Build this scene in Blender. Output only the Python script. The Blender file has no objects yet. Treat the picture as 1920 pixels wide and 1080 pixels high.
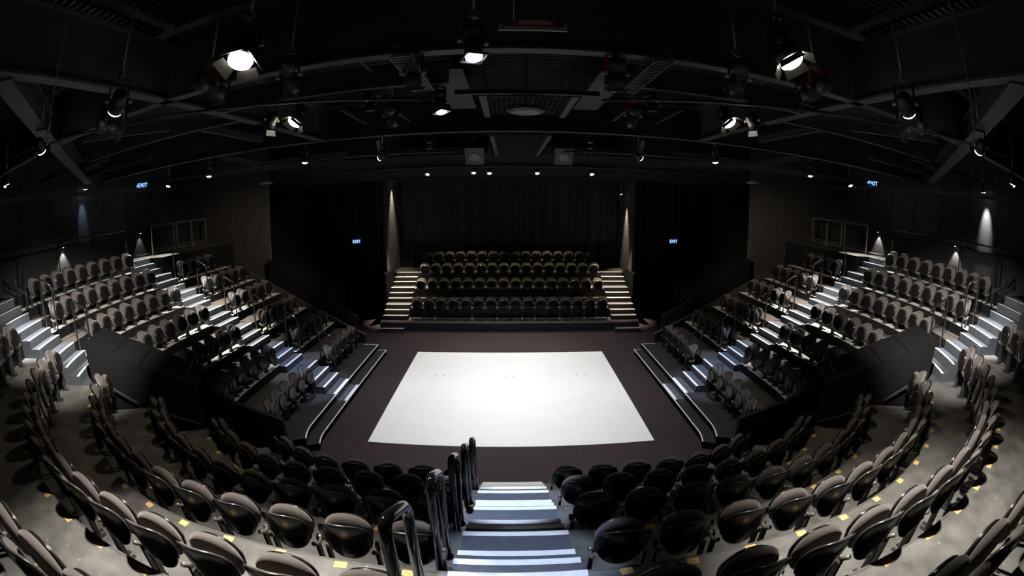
import bpy, bmesh, math, random
from mathutils import Vector, Matrix
random.seed(7)
S = bpy.context.scene
COL = S.collection
PI = math.pi

# ---------------------------------------------------------------- camera
cam = bpy.data.cameras.new('camera')
cam.type = 'PANO'
cam.sensor_fit = 'HORIZONTAL'
cam.sensor_width = 36.0
cam.sensor_height = 20.25
cam.clip_start = 0.05
cam.clip_end = 200
try:
    cam.cycles.panorama_type = 'FISHEYE_EQUISOLID'
    cam.cycles.fisheye_lens = 16.0
    cam.cycles.fisheye_fov = math.radians(220)
except Exception:
    cam.panorama_type = 'FISHEYE_EQUISOLID'
    cam.fisheye_lens = 16.0
    cam.fisheye_fov = math.radians(220)
camo = bpy.data.objects.new('camera', cam)
COL.objects.link(camo)
_n = Vector((0.99995848, 0.00887358, 0.00207495)).normalized()
_p = math.radians(11.05)
_y = Vector((0, math.cos(_p), math.sin(_p)))
_y = (_y - _n * _y.dot(_n)).normalized()
_z = _n.cross(_y)
RW = Matrix((_n, _y, _z))                 # world = RW @ (right, forward, up)
right, fwd, up = RW.col[0], RW.col[1], RW.col[2]
CAMP = Vector((-0.066, 0.0, 5.0))
camo.matrix_world = Matrix(((right.x, up.x, -fwd.x, CAMP.x), (right.y, up.y, -fwd.y, CAMP.y),
                            (right.z, up.z, -fwd.z, CAMP.z), (0, 0, 0, 1)))
S.camera = camo

def in_view(p, margin=60):
    d = RW.transposed() @ (Vector(p) - CAMP)
    q = math.hypot(d.x, d.z)
    th = math.atan2(q, d.y)
    r = 2 * 853.33 * math.sin(th / 2)
    u, v = 960 + r * d.x / q, 540 - r * d.z / q
    return -margin < u < 1920 + margin and -margin < v < 1080 + margin

# ---------------------------------------------------------------- world, exposure
w = bpy.data.worlds.new('world')
S.world = w
w.use_nodes = True
w.node_tree.nodes['Background'].inputs[0].default_value = (0.6, 0.75, 1.0, 1)
w.node_tree.nodes['Background'].inputs[1].default_value = 0.0
S.view_settings.view_transform = 'Standard'
S.view_settings.look = 'None'
S.view_settings.gamma = 1.0
S.view_settings.use_curve_mapping = False
S.view_settings.exposure = 0.0
S.cycles.use_denoising = True
S.cycles.max_bounces = 5
S.cycles.diffuse_bounces = 3
S.cycles.glossy_bounces = 2
S.cycles.caustics_reflective = False
S.cycles.caustics_refractive = False
S.cycles.sample_clamp_indirect = 3.0

WARM = (1.0, 0.86, 0.68)
NEUT = (1.0, 0.96, 0.9)
COOL = (0.57, 0.70, 1.0)
LIGHTS = []

def spot(loc, target, watts, deg, col=NEUT, blend=0.5, radius=0.06):
    l = bpy.data.lights.new('lamp_light', 'SPOT')
    l.energy = watts
    l.color = col
    l.spot_size = math.radians(deg)
    l.spot_blend = blend
    l.shadow_soft_size = radius
    o = bpy.data.objects.new('lamp_light', l)
    COL.objects.link(o)
    o.location = loc
    d = Vector(target) - Vector(loc)
    o.rotation_euler = d.to_track_quat('-Z', 'Y').to_euler()
    return o

# ---------------------------------------------------------------- materials
MATS = {}

def mat(name, col, rough=0.6, metal=0.0, spec=0.5, noise=0.0, nscale=20, bump=0.0, bscale=60, sheen=0.0,
        emit=None, estr=0.0, specks=0.0, coat=0.0, rvar=0.0):
    if name in MATS:
        return MATS[name]
    m = bpy.data.materials.new(name)
    MATS[name] = m
    m.use_nodes = True
    nt = m.node_tree
    N, L = nt.nodes, nt.links
    b = N['Principled BSDF']
    b.inputs['Base Color'].default_value = (*col, 1)
    b.inputs['Roughness'].default_value = rough
    b.inputs['Metallic'].default_value = metal
    b.inputs['Specular IOR Level'].default_value = spec
    if sheen:
        b.inputs['Sheen Weight'].default_value = sheen
        b.inputs['Sheen Roughness'].default_value = 0.5
    if coat:
        b.inputs['Coat Weight'].default_value = coat
        b.inputs['Coat Roughness'].default_value = 0.15
    if emit:
        b.inputs['Emission Color'].default_value = (*emit, 1)
        b.inputs['Emission Strength'].default_value = estr
    tc = None
    if noise or bump or specks or rvar:
        tc = N.new('ShaderNodeTexCoord')
    if noise or specks:
        no = N.new('ShaderNodeTexNoise')
        no.inputs['Scale'].default_value = nscale
        no.inputs['Detail'].default_value = 8
        no.inputs['Roughness'].default_value = 0.65
        L.new(tc.outputs['Object'], no.inputs['Vector'])
        mr = N.new('ShaderNodeMapRange')
        mr.inputs['From Min'].default_value = 0.3
        mr.inputs['From Max'].default_value = 0.7
        mr.inputs['To Min'].default_value = 1 - noise
        mr.inputs['To Max'].default_value = 1 + noise
        L.new(no.outputs['Fac'], mr.inputs['Value'])
        vm = N.new('ShaderNodeVectorMath')
        vm.operation = 'SCALE'
        vm.inputs[0].default_value = col
        L.new(mr.outputs[0], vm.inputs['Scale'])
        last = vm.outputs[0]
        if specks:
            vo = N.new('ShaderNodeTexVoronoi')
            vo.inputs['Scale'].default_value = 5
            L.new(tc.outputs['Object'], vo.inputs['Vector'])
            lt = N.new('ShaderNodeMath')
            lt.operation = 'LESS_THAN'
            lt.inputs[1].default_value = 0.045
            L.new(vo.outputs['Distance'], lt.inputs[0])
            mx = N.new('ShaderNodeMix')
            mx.data_type = 'RGBA'
            L.new(lt.outputs[0], mx.inputs['Factor'])
            L.new(last, mx.inputs[6])
            mx.inputs[7].default_value = (specks, specks * 0.92, specks * 0.8, 1)
            last = mx.outputs[2]
        L.new(last, b.inputs['Base Color'])
    if rvar:
        n3 = N.new('ShaderNodeTexNoise')
        n3.inputs['Scale'].default_value = 2.2
        n3.inputs['Detail'].default_value = 6
        L.new(tc.outputs['Object'], n3.inputs['Vector'])
        m3 = N.new('ShaderNodeMapRange')
        m3.inputs['To Min'].default_value = rough - rvar
        m3.inputs['To Max'].default_value = rough + rvar
        L.new(n3.outputs['Fac'], m3.inputs['Value'])
        L.new(m3.outputs[0], b.inputs['Roughness'])
    if bump:
        n2 = N.new('ShaderNodeTexNoise')
        n2.inputs['Scale'].default_value = bscale
        n2.inputs['Detail'].default_value = 4
        L.new(tc.outputs['Object'], n2.inputs['Vector'])
        bp = N.new('ShaderNodeBump')
        bp.inputs['Strength'].default_value = bump
        bp.inputs['Distance'].default_value = 0.01
        L.new(n2.outputs['Fac'], bp.inputs['Height'])
        L.new(bp.outputs[0], b.inputs['Normal'])
    return m

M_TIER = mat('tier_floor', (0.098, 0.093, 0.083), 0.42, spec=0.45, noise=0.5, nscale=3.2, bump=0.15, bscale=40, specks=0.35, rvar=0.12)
M_TIERS = mat('tier_floor_side_shade', (0.060, 0.050, 0.041), 0.45, spec=0.4, noise=0.35, nscale=6, bump=0.15, bscale=40, specks=0.3, rvar=0.12)  # darker copy of the tier floor, side-bank shade put into its colour
M_RISER = mat('riser_black', (0.0065, 0.0062, 0.006), 0.7, spec=0.15, noise=0.3, nscale=8)
M_STAGE = mat('stage_floor', (0.034, 0.024, 0.027), 0.5, spec=0.25, noise=0.18, nscale=5, bump=0.1, bscale=200, rvar=0.08)
M_PLAT = mat('platform_floor', (0.020, 0.016, 0.017), 0.5, noise=0.25, nscale=9, bump=0.1, bscale=120)
M_WHITE = mat('white_vinyl', (0.86, 0.86, 0.86), 0.4, spec=0.3, noise=0.02, nscale=1.2)
M_TREAD = mat('tread_grey', (0.054, 0.060, 0.069), 0.55, noise=0.15, nscale=14, bump=0.08, bscale=150)
M_NOSE = mat('nosing_white', (0.72, 0.71, 0.68), 0.5, noise=0.08, nscale=20)
M_OTREAD = mat('tread_black', (0.045, 0.038, 0.034), 0.5, noise=0.2, nscale=14)
M_WALL = mat('wall_black', (0.011, 0.012, 0.013), 0.75, noise=0.3, nscale=4, bump=0.2, bscale=15)
M_PANEL = mat('acoustic_panel', (0.030, 0.032, 0.033), 0.85, noise=0.2, nscale=30, bump=0.2, bscale=200)
M_CEIL = mat('ceiling_black', (0.012, 0.014, 0.018), 0.8, noise=0.2, nscale=5)
M_DECK = mat('deck_steel', (0.030, 0.034, 0.042), 0.45, metal=0.3)
M_STEEL = mat('painted_steel', (0.05, 0.048, 0.045), 0.5, noise=0.15, nscale=12, bump=0.05, bscale=80)
M_GSTEEL = mat('galvanised_steel', (0.30, 0.29, 0.28), 0.4, metal=0.7, noise=0.2, nscale=30)
M_RAIL = mat('rail_black', (0.006, 0.006, 0.007), 0.10, spec=0.5)
M_DRAPE = mat('drape_black', (0.036, 0.030, 0.028), 0.9, noise=0.25, nscale=18, bump=0.3, bscale=300, sheen=0.2)
M_PAD = mat('seat_fabric', (0.056, 0.044, 0.036), 0.9, noise=0.22, nscale=60, bump=0.35, bscale=500, sheen=0.22)
M_SHELL = mat('seat_plastic', (0.0065, 0.006, 0.0055), 0.2, spec=0.35, bump=0.04, bscale=250)
M_BRK = mat('seat_bracket', (0.16, 0.14, 0.12), 0.35, metal=0.5)
M_RIM = mat('seat_rim', (0.035, 0.030, 0.027), 0.22, spec=0.8)
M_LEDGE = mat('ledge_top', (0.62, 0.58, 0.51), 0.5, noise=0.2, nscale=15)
M_SLEG = mat('seat_leg', (0.02, 0.02, 0.02), 0.4)
M_BOX = mat('vomitory_black', (0.0062, 0.0058, 0.0055), 0.7, spec=0.2, noise=0.25, nscale=25, bump=0.15, bscale=200)
M_CAN = mat('lamp_housing', (0.022, 0.022, 0.022), 0.45, bump=0.05, bscale=90)
M_DOOR = mat('barn_door_black', (0.006, 0.006, 0.006), 0.5)
M_RED = mat('red_fitting', (0.45, 0.05, 0.025), 0.5)
M_REDL = mat('red_label', (0.75, 0.06, 0.035), 0.45)
M_PAPER = mat('paper', (0.75, 0.73, 0.68), 0.7)
M_GELW = mat('lens_warm', (0.9, 0.9, 0.9), 0.3, emit=(1.0, 0.90, 0.76), estr=22)
M_GELC = mat('lens_cool', (0.9, 0.9, 0.9), 0.3, emit=(0.75, 0.85, 1.0), estr=14)
M_GELS = mat('lens_soft', (0.9, 0.9, 0.9), 0.3, emit=(1.0, 0.88, 0.74), estr=7)
M_GELO = mat('lens_dark', (0.03, 0.035, 0.045), 0.08, spec=0.8)
M_EXITB = mat('exit_face', (0.0, 0.02, 0.10), 0.4, emit=(0.0, 0.08, 0.55), estr=0.30)
M_EXITT = mat('exit_letter', (0.6, 0.8, 1.0), 0.4, emit=(0.55, 0.85, 1.0), estr=1.6)
M_INK = mat('ink', (0.02, 0.02, 0.02), 0.7)

def tag_material():
    m = bpy.data.materials.new('seat_tag')
    m.use_nodes = True
    nt = m.node_tree
    N, L = nt.nodes, nt.links
    b = N['Principled BSDF']
    b.inputs['Roughness'].default_value = 0.5
    tc = N.new('ShaderNodeTexCoord')
    sp = N.new('ShaderNodeSeparateXYZ')
    L.new(tc.outputs['Object'], sp.inputs[0])
    wv = N.new('ShaderNodeTexNoise')
    wv.inputs['Scale'].default_value = 90
    L.new(tc.outputs['Object'], wv.inputs['Vector'])
    gt = N.new('ShaderNodeMath')
    gt.operation = 'GREATER_THAN'
    gt.inputs[1].default_value = 0.62
    L.new(wv.outputs['Fac'], gt.inputs[0])
    mx = N.new('ShaderNodeMix')
    mx.data_type = 'RGBA'
    L.new(gt.outputs[0], mx.inputs['Factor'])
    mx.inputs[6].default_value = (0.62, 0.40, 0.13, 1)
    mx.inputs[7].default_value = (0.20, 0.11, 0.03, 1)
    L.new(mx.outputs[2], b.inputs['Base Color'])
    return m
M_TAG = tag_material()

def brick_material(name, axis, c1, c2, cm):
    m = bpy.data.materials.new(name)
    m.use_nodes = True
    nt = m.node_tree
    N, L = nt.nodes, nt.links
    b = N['Principled BSDF']
    b.inputs['Roughness'].default_value = 0.8
    tc = N.new('ShaderNodeTexCoord')
    sp = N.new('ShaderNodeSeparateXYZ')
    cb = N.new('ShaderNodeCombineXYZ')
    L.new(tc.outputs['Object'], sp.inputs[0])
    L.new(sp.outputs[axis], cb.inputs[0])
    L.new(sp.outputs['Z'], cb.inputs[1])
    br = N.new('ShaderNodeTexBrick')
    br.inputs['Scale'].default_value = 1.0
    br.inputs['Brick Width'].default_value = 0.4
    br.inputs['Row Height'].default_value = 0.2
    br.inputs['Mortar Size'].default_value = 0.008
    br.inputs['Color1'].default_value = (*c1, 1)
    br.inputs['Color2'].default_value = (*c2, 1)
    br.inputs['Mortar'].default_value = (*cm, 1)
    L.new(cb.outputs[0], br.inputs['Vector'])
    no = N.new('ShaderNodeTexNoise')
    no.inputs['Scale'].default_value = 25
    no.inputs['Detail'].default_value = 6
    L.new(tc.outputs['Object'], no.inputs['Vector'])
    mx = N.new('ShaderNodeMix')
    mx.data_type = 'RGBA'
    mx.blend_type = 'MULTIPLY'
    mx.inputs['Factor'].default_value = 0.5
    L.new(br.outputs['Color'], mx.inputs[6])
    L.new(no.outputs['Fac'], mx.inputs[7])
    L.new(mx.outputs[2], b.inputs['Base Color'])
    bp = N.new('ShaderNodeBump')
    bp.inputs['Strength'].default_value = 0.6
    bp.inputs['Distance'].default_value = 0.01
    L.new(br.outputs['Fac'], bp.inputs['Height'])
    bp.invert = True
    L.new(bp.outputs[0], b.inputs['Normal'])
    return m
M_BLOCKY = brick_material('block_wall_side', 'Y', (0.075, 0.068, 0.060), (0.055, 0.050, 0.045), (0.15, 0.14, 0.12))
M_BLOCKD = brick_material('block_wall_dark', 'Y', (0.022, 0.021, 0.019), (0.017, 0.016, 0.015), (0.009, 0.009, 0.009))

# ---------------------------------------------------------------- mesh helpers
def box(bm, x0, x1, y0, y1, z0, z1, mi=0):
    vs = [bm.verts.new(p) for p in ((x0, y0, z0), (x1, y0, z0), (x1, y1, z0), (x0, y1, z0),
                                    (x0, y0, z1), (x1, y0, z1), (x1, y1, z1), (x0, y1, z1))]
    for f in ((3, 2, 1, 0), (4, 5, 6, 7), (0, 1, 5, 4), (1, 2, 6, 5), (2, 3, 7, 6), (3, 0, 4, 7)):
        bm.faces.new([vs[i] for i in f]).material_index = mi
    return vs

def prism(bm, pts, z0, z1, mtop=0, mside=1):
    """vertical prism over a plan polygon; z1 may be a list per point"""
    a = sum(pts[i][0] * pts[(i + 1) % len(pts)][1] - pts[(i + 1) % len(pts)][0] * pts[i][1] for i in range(len(pts)))
    zt = z1 if isinstance(z1, (list, tuple)) else [z1] * len(pts)
    if a < 0:
        pts = pts[::-1]
        zt = zt[::-1]
    n = len(pts)
    b = [bm.verts.new((p[0], p[1], z0)) for p in pts]
    t = [bm.verts.new((p[0], p[1], z)) for p, z in zip(pts, zt)]
    bm.faces.new(b[::-1]).material_index = mside
    bm.faces.new(t).material_index = mtop
    for i in range(n):
        j = (i + 1) % n
        bm.faces.new((b[i], b[j], t[j], t[i])).material_index = mside

def beam(bm, a, b, wdt, hgt, mi=0, upv=(0, 0, 1)):
    """box bar between two points"""
    a, b = Vector(a), Vector(b)
    d = (b - a).normalized()
    u = Vector(upv)
    if abs(d.dot(u)) > 0.99:
        u = Vector((0, 1, 0))
    s = d.cross(u).normalized()
    u = s.cross(d)
    vs = []
    for p in (a, b):
        for k, l in ((-1, -1), (1, -1), (1, 1), (-1, 1)):
            vs.append(bm.verts.new(p + s * (k * wdt / 2) + u * (l * hgt / 2)))
    for f in ((0, 1, 2, 3), (7, 6, 5, 4), (0, 4, 5, 1), (1, 5, 6, 2), (2, 6, 7, 3), (3, 7, 4, 0)):
        bm.faces.new([vs[i] for i in f]).material_index = mi

def tube(bm, pts, r, n=10, mi=0, cap=True):
    pts = [Vector(p) for p in pts]
    rings = []
    prev = None
    for i, p in enumerate(pts):
        d = (pts[min(i + 1, len(pts) - 1)] - pts[max(i - 1, 0)]).normalized()
        if prev is None:
            ref = Vector((0, 0, 1)) if abs(d.z) < 0.9 else Vector((1, 0, 0))
            u = d.cross(ref).normalized()
        else:
            u = (prev - d * prev.dot(d)).normalized()
        prev = u
        v = d.cross(u)
        rr = r[i] if isinstance(r, (list, tuple)) else r
        rings.append([bm.verts.new(p + (u * math.cos(2 * PI * k / n) + v * math.sin(2 * PI * k / n)) * rr) for k in range(n)])
    for a, b in zip(rings, rings[1:]):
        for k in range(n):
            f = bm.faces.new((a[k], a[(k + 1) % n], b[(k + 1) % n], b[k]))
            f.smooth = True
            f.material_index = mi
    if cap:
        bm.faces.new(rings[0][::-1]).material_index = mi
        bm.faces.new(rings[-1]).material_index = mi

def bend(pts, r=0.09, n=5):
    """round the corners of a polyline"""
    pts = [Vector(p) for p in pts]
    out = [pts[0]]
    for i in range(1, len(pts) - 1):
        a, b, c = pts[i - 1], pts[i], pts[i + 1]
        d1, d2 = (a - b), (c - b)
        rr = min(r, d1.length * 0.45, d2.length * 0.45)
        p, q = b + d1.normalized() * rr, b + d2.normalized() * rr
        for k in range(n + 1):
            t = k / n
            out.append(p * (1 - t) ** 2 + b * 2 * t * (1 - t) + q * t * t)
    out.append(pts[-1])
    return out

def obj(name, bm, mats, parent=None, smooth=False, loc=None):
    me = bpy.data.meshes.new(name)
    bmesh.ops.recalc_face_normals(bm, faces=bm.faces[:])
    if smooth:
        for f in bm.faces:
            f.smooth = True
    bm.to_mesh(me)
    bm.free()
    for m in (mats if isinstance(mats, (list, tuple)) else [mats]):
        me.materials.append(m)
    o = bpy.data.objects.new(name, me)
    COL.objects.link(o)
    if parent:
        o.parent = parent
    if loc:
        o.location = loc
    return o

def nb():
    return bmesh.new()

def tag(o, label, cat, group=None):
    o['label'] = label
    o['category'] = cat
    if group:
        o['group'] = group
    return o

def empty(name, label, cat, loc=(0, 0, 0), rz=0, group=None):
    o = bpy.data.objects.new(name, None)
    COL.objects.link(o)
    o.location = loc
    o.rotation_euler = (0, 0, rz)
    return tag(o, label, cat, group)

def struct(o):
    o['kind'] = 'structure'
    return o

def copy_tree(o, parent=None):
    c = o.copy()
    COL.objects.link(c)
    if parent:
        c.parent = parent
    for ch in list(o.children):
        if ch is not c:
            copy_tree(ch, c)
    return c

ORD = ['zeroth', 'first', 'second', 'third', 'fourth', 'fifth', 'sixth', 'seventh', 'eighth', 'ninth', 'tenth',
       'eleventh', 'twelfth', 'thirteenth', 'fourteenth', 'fifteenth', 'sixteenth', 'seventeenth', 'eighteenth',
       'nineteenth', 'twentieth', 'twenty-first', 'twenty-second', 'twenty-third', 'twenty-fourth', 'twenty-fifth',
       'twenty-sixth', 'twenty-seventh', 'twenty-eighth', 'twenty-ninth', 'thirtieth']

# ---------------------------------------------------------------- seating plan
# every tier edge follows the same rounded-U path; D[k] is its distance parameter, RS the riser height
RS = 0.168
CX, CY = 2.6, 8.27
D = {1: 4.15, 2: 4.43, 3: 4.71, 4: 4.98, 5: 5.31}
for _b, _d in ((5, 5.31), (8, 6.34), (11, 7.39), (14, 8.45), (17, 9.51), (20, 10.57), (23, 11.62)):
    D[_b] = _d
    D[_b + 1] = _d + 0.465
    D[_b + 2] = _d + 0.745

def path(d, yfar=18.0, n=40):
    r = d - CX
    pts = [(-d, yfar), (-d, CY)]
    for i in range(1, n):
        a = PI + (PI / 2) * i / n
        pts.append((-CX + r * math.cos(a), CY + r * math.sin(a)))
    pts += [(-CX, CY - r), (0.0, CY - r)]
    return pts

def trim(pts, f):
    """keep the part of a polyline where f >= 0 (one contiguous run)"""
    out = []
    for i in range(len(pts)):
        v = f(*pts[i])
        if i:
            u = f(*pts[i - 1])
            if (u < 0) != (v < 0):
                t = u / (u - v)
                out.append((pts[i - 1][0] + (pts[i][0] - pts[i - 1][0]) * t, pts[i - 1][1] + (pts[i][1] - pts[i - 1][1]) * t))
        if v >= 0:
            out.append(pts[i])
    return out

VS = 0.5317                                     # slope of the vomitory lines
fF = lambda x, y: y - (7.6 + VS * (x + 4.3))    # beyond the far vomitory line
fN = lambda x, y: (6.2 + VS * (x + 4.6)) - y    # camera side of the near vomitory line
S2N = (0.292, -0.956)
S2P = (-8.51, 5.43)
s2 = lambda x, y: (x - S2P[0]) * S2N[0] + (y - S2P[1]) * S2N[1]
AY0, AY1 = 9.93, 10.98                          # the aisle stairs of a side bank
AX = 0.525                                      # half width of the front aisle
YEND = 14.2

def region(name, k):
    """half-plane tests bounding a block on tier k (left half)"""
    if name == 'far':
        return [lambda x, y: y - AY1, lambda x, y: YEND - y]
    if name == 'near':
        g = fF if k < 14 else (lambda x, y: -s2(x, y))
        return [g, lambda x, y: AY0 - y]
    if name == 'front':
        g = fN if k < 14 else (lambda x, y: s2(x, y) - 1.06)
        return [g, lambda x, y: -AX - x]

def clip(d, tests, yfar=18.0):
    p = path(d, yfar)
    for t in tests:
        p = trim(p, t)
    return p

def band(d0, d1, tests, sgn):
    a, b = clip(d0, tests), clip(d1, tests)
    if len(a) < 2 or len(b) < 2:
        return None
    poly = a + b[::-1]
    if sgn > 0:
        poly = [(-x, y) for x, y in poly]
    return poly

SIDE = {-1: 'left', 1: 'right'}
TIERS = [2, 5, 8, 11, 14, 17, 20]
ROWN = {2: 'front', 5: 'second', 8: 'third', 11: 'fourth', 14: 'fifth', 17: 'sixth', 20: 'rear'}
BLK = {'far': 'block beyond the {} aisle stairs', 'near': 'block before the {} aisle stairs', 'front': 'front block {} of the centre aisle'}
BLKN = {'far': '{} far block', 'near': '{} middle block', 'front': '{} front block'}

for sgn in (-1, 1):
    for blk in ('far', 'near', 'front'):
        for k in TIERS:
            if blk == 'far' and k == 20:
                continue
            t = region(blk, k)
            d1 = D[k + 3]
            poly = band(D[k], d1, t, sgn)
            if not poly:
                continue
            bm = nb()
            prism(bm, poly, 0.0, k * RS)
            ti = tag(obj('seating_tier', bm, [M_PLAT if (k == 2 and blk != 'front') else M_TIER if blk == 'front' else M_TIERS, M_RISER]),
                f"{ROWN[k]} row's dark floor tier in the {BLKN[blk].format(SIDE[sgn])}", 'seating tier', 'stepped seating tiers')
            if blk == 'front' and k > 2:
                bm = nb()
                prism(bm, band(D[k] - 0.002, D[k] + 0.018, t, sgn), k * RS - 0.02, k * RS + 0.003, 0, 0)
                tr = obj('edge_trim', bm, mat('trim_steel', (0.10, 0.095, 0.085), 0.4, metal=0.3))
                tr.parent = ti
            # raised ledge the side-bank seats stand on
            if blk != 'front' and k > 2:
                pl = band(d1 - 0.36, d1, t, sgn)
                bm = nb()
                prism(bm, pl, k * RS + 0.001, k * RS + 0.215)
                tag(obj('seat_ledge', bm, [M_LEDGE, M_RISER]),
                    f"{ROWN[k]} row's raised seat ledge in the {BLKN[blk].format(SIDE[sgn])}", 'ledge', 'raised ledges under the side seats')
    # rear walkway, level 23
    xs = sgn
    bm = nb()
    poly = [(-D[23], 18.0), (-D[23], CY)] + clip(D[23], [lambda x, y: -s2(x, y), lambda x, y: CY - y])
    poly = [(-13.59, AY0)] + [p for p in clip(D[23], [lambda x, y: -s2(x, y), lambda x, y: AY0 - y])]
    poly += [(-13.59, poly[-1][1])]
    if sgn > 0:
        poly = [(-x, y) for x, y in poly]
    prism(bm, poly, 0.0, 23 * RS)
    tag(obj('rear_walkway', bm, [M_TIER, M_RISER]), f'{SIDE[sgn]} rear walkway floor behind the last row and its rail', 'walkway')
    bm = nb()
    poly = [(-10.95, AY1), (-10.95, 15.4), (-13.59, 15.4), (-13.59, AY1)]
    poly = [(x * -sgn, y) for x, y in poly] if sgn > 0 else poly
    prism(bm, poly, 0.0, 23 * RS)
    tag(obj('entrance_landing', bm, [M_TIER, M_RISER]), f'{SIDE[sgn]} entrance landing at the top of the aisle stairs', 'landing')

# low platform step along the stage, with its white edge lines
def strip_along(bm, pts, z, wdt=0.035, inward=1):
    pts = [Vector((p[0], p[1], 0)) for p in pts]
    L_, R_ = [], []
    for i, p in enumerate(pts):
        d = (pts[min(i + 1, len(pts) - 1)] - pts[max(i - 1, 0)]).normalized()
        nrm = Vector((-d.y, d.x, 0)) * inward
        L_.append(p)
        R_.append(p + nrm * wdt)
    poly = [(v.x, v.y) for v in L_] + [(v.x, v.y) for v in R_[::-1]]
    prism(bm, poly, z - 0.002, z + 0.003, 0, 0)

for sgn in (-1, 1):
    t = [fF, lambda x, y: 14.0 - y]
    bm = nb()
    poly = band(D[1], D[2], t, sgn)
    prism(bm, poly, 0.0, RS)
    st = tag(obj('platform_step', bm, [M_PLAT, M_RISER]), f'long low step along the {SIDE[sgn]} edge of the stage', 'step', 'low steps around the stage')
    bm = nb()
    e = clip(D[1], t, 14.0)
    e = [(-sgn * -1 * 0 + (x if sgn < 0 else -x), y) for x, y in e]
    strip_along(bm, e, RS, 0.03, 1 if sgn < 0 else -1)
    ee = e[0]
    box(bm, min(ee[0], ee[0] + sgn * 0.26), max(ee[0], ee[0] + sgn * 0.26), 13.97, 14.0, RS - .002, RS + .003)
    obj('edge_line', bm, M_NOSE, st)
    # extra far bit of the platform, level with the front tier, plus its line
    bm = nb()
    e2 = [(x if sgn < 0 else -x, y) for x, y in clip(D[2], [fF, lambda x, y: 14.05 - y], 14.05)]
    strip_along(bm, e2, 2 * RS, 0.03, 1 if sgn < 0 else -1)
    box(bm, min(e2[0][0], e2[0][0] + sgn * 0.5), max(e2[0][0], e2[0][0] + sgn * 0.5), 14.02, 14.05, 2 * RS - .002, 2 * RS + .003)
    tag(obj('edge_line', bm, M_NOSE), f'white line edging the {SIDE[sgn]} front platform above the low step', 'floor line', 'white platform edge lines')
    bm = nb()
    poly = band(D[1], D[2], [fN, lambda x, y: -AX - x], sgn)
    prism(bm, poly, 0.0, RS)
    tag(obj('platform_step', bm, [M_PLAT, M_RISER]), f'low dark step before the front row, {SIDE[sgn]} of the centre aisle', 'step', 'low steps around the stage')

# ---------------------------------------------------------------- aisle stairs
def stairs(label, ks, tests, sgn, both=False, d_last=None):
    root = empty('aisle_stairs', label, 'stairs', group='grey stairs with white nosings')
    for k in ks:
        d0, d1 = D[k], D.get(k + 1, D[k] + 0.3)
        if k == ks[-1] and d_last:
            d1 = d_last
        a, b = clip(d0, tests), clip(d1, tests)
        n_ = clip(d0 + 0.07, tests)
        fb = lambda P: [(x if sgn < 0 else -x, y) for x, y in P]
        if both:     # straight aisle on the centre line
            a, b, n_ = [(-AX, CY - (d0 - CX)), (AX, CY - (d0 - CX))], [(-AX, CY - (d1 - CX)), (AX, CY - (d1 - CX))], [(-AX, CY - (d0 + 0.07 - CX)), (AX, CY - (d0 + 0.07 - CX))]
            fb = lambda P: P
        bm = nb()
        prism(bm, fb(a) + fb(b)[::-1], 0.0, k * RS + 0.003, 0, 0)
        s_ = obj('step', bm, M_TREAD, root)
        bm = nb()
        prism(bm, fb(a) + fb(n_)[::-1], k * RS + 0.001, k * RS + 0.007, 0, 0)
        obj('nosing', bm, M_NOSE, s_)
    return root

for sgn in (-1, 1):
    stairs(f'grey {SIDE[sgn]} aisle stairs climbing from the stage between two seating blocks', list(range(1, 24)),
           [lambda x, y: y - AY0, lambda x, y: AY1 - y], sgn, d_last=12.6)
    stairs(f'grey {SIDE[sgn]} corner stairs behind the black sloping vomitory box', list(range(14, 24)),
           [lambda x, y: s2(x, y), lambda x, y: 1.06 - s2(x, y)], sgn)
stairs('grey centre aisle stairs with white nosings below the camera', list(range(1, 21)), [], -1, both=True)

# ---------------------------------------------------------------- handrails
def handrail(label, p_up, p_dn, z_up, z_dn, b_up, b_dn, group, r=0.026):
    bm = nb()
    pu, pd = Vector((*p_up, 0)), Vector((*p_dn, 0))
    d = (pd - pu).normalized() * 0.03
    pts = [(pu.x, pu.y, b_up), (pu.x, pu.y, z_up), (pd.x, pd.y, z_dn), (pd.x, pd.y, b_dn)]
    tube(bm, bend(pts, 0.11, 6), r, 12)
    for p, b in ((pu, b_up), (pd, b_dn)):
        tube(bm, [(p.x, p.y, b), (p.x, p.y, b + 0.012)], 0.05, 12)
    return tag(obj('handrail', bm, M_RAIL, smooth=False), label, 'handrail', group)

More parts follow.
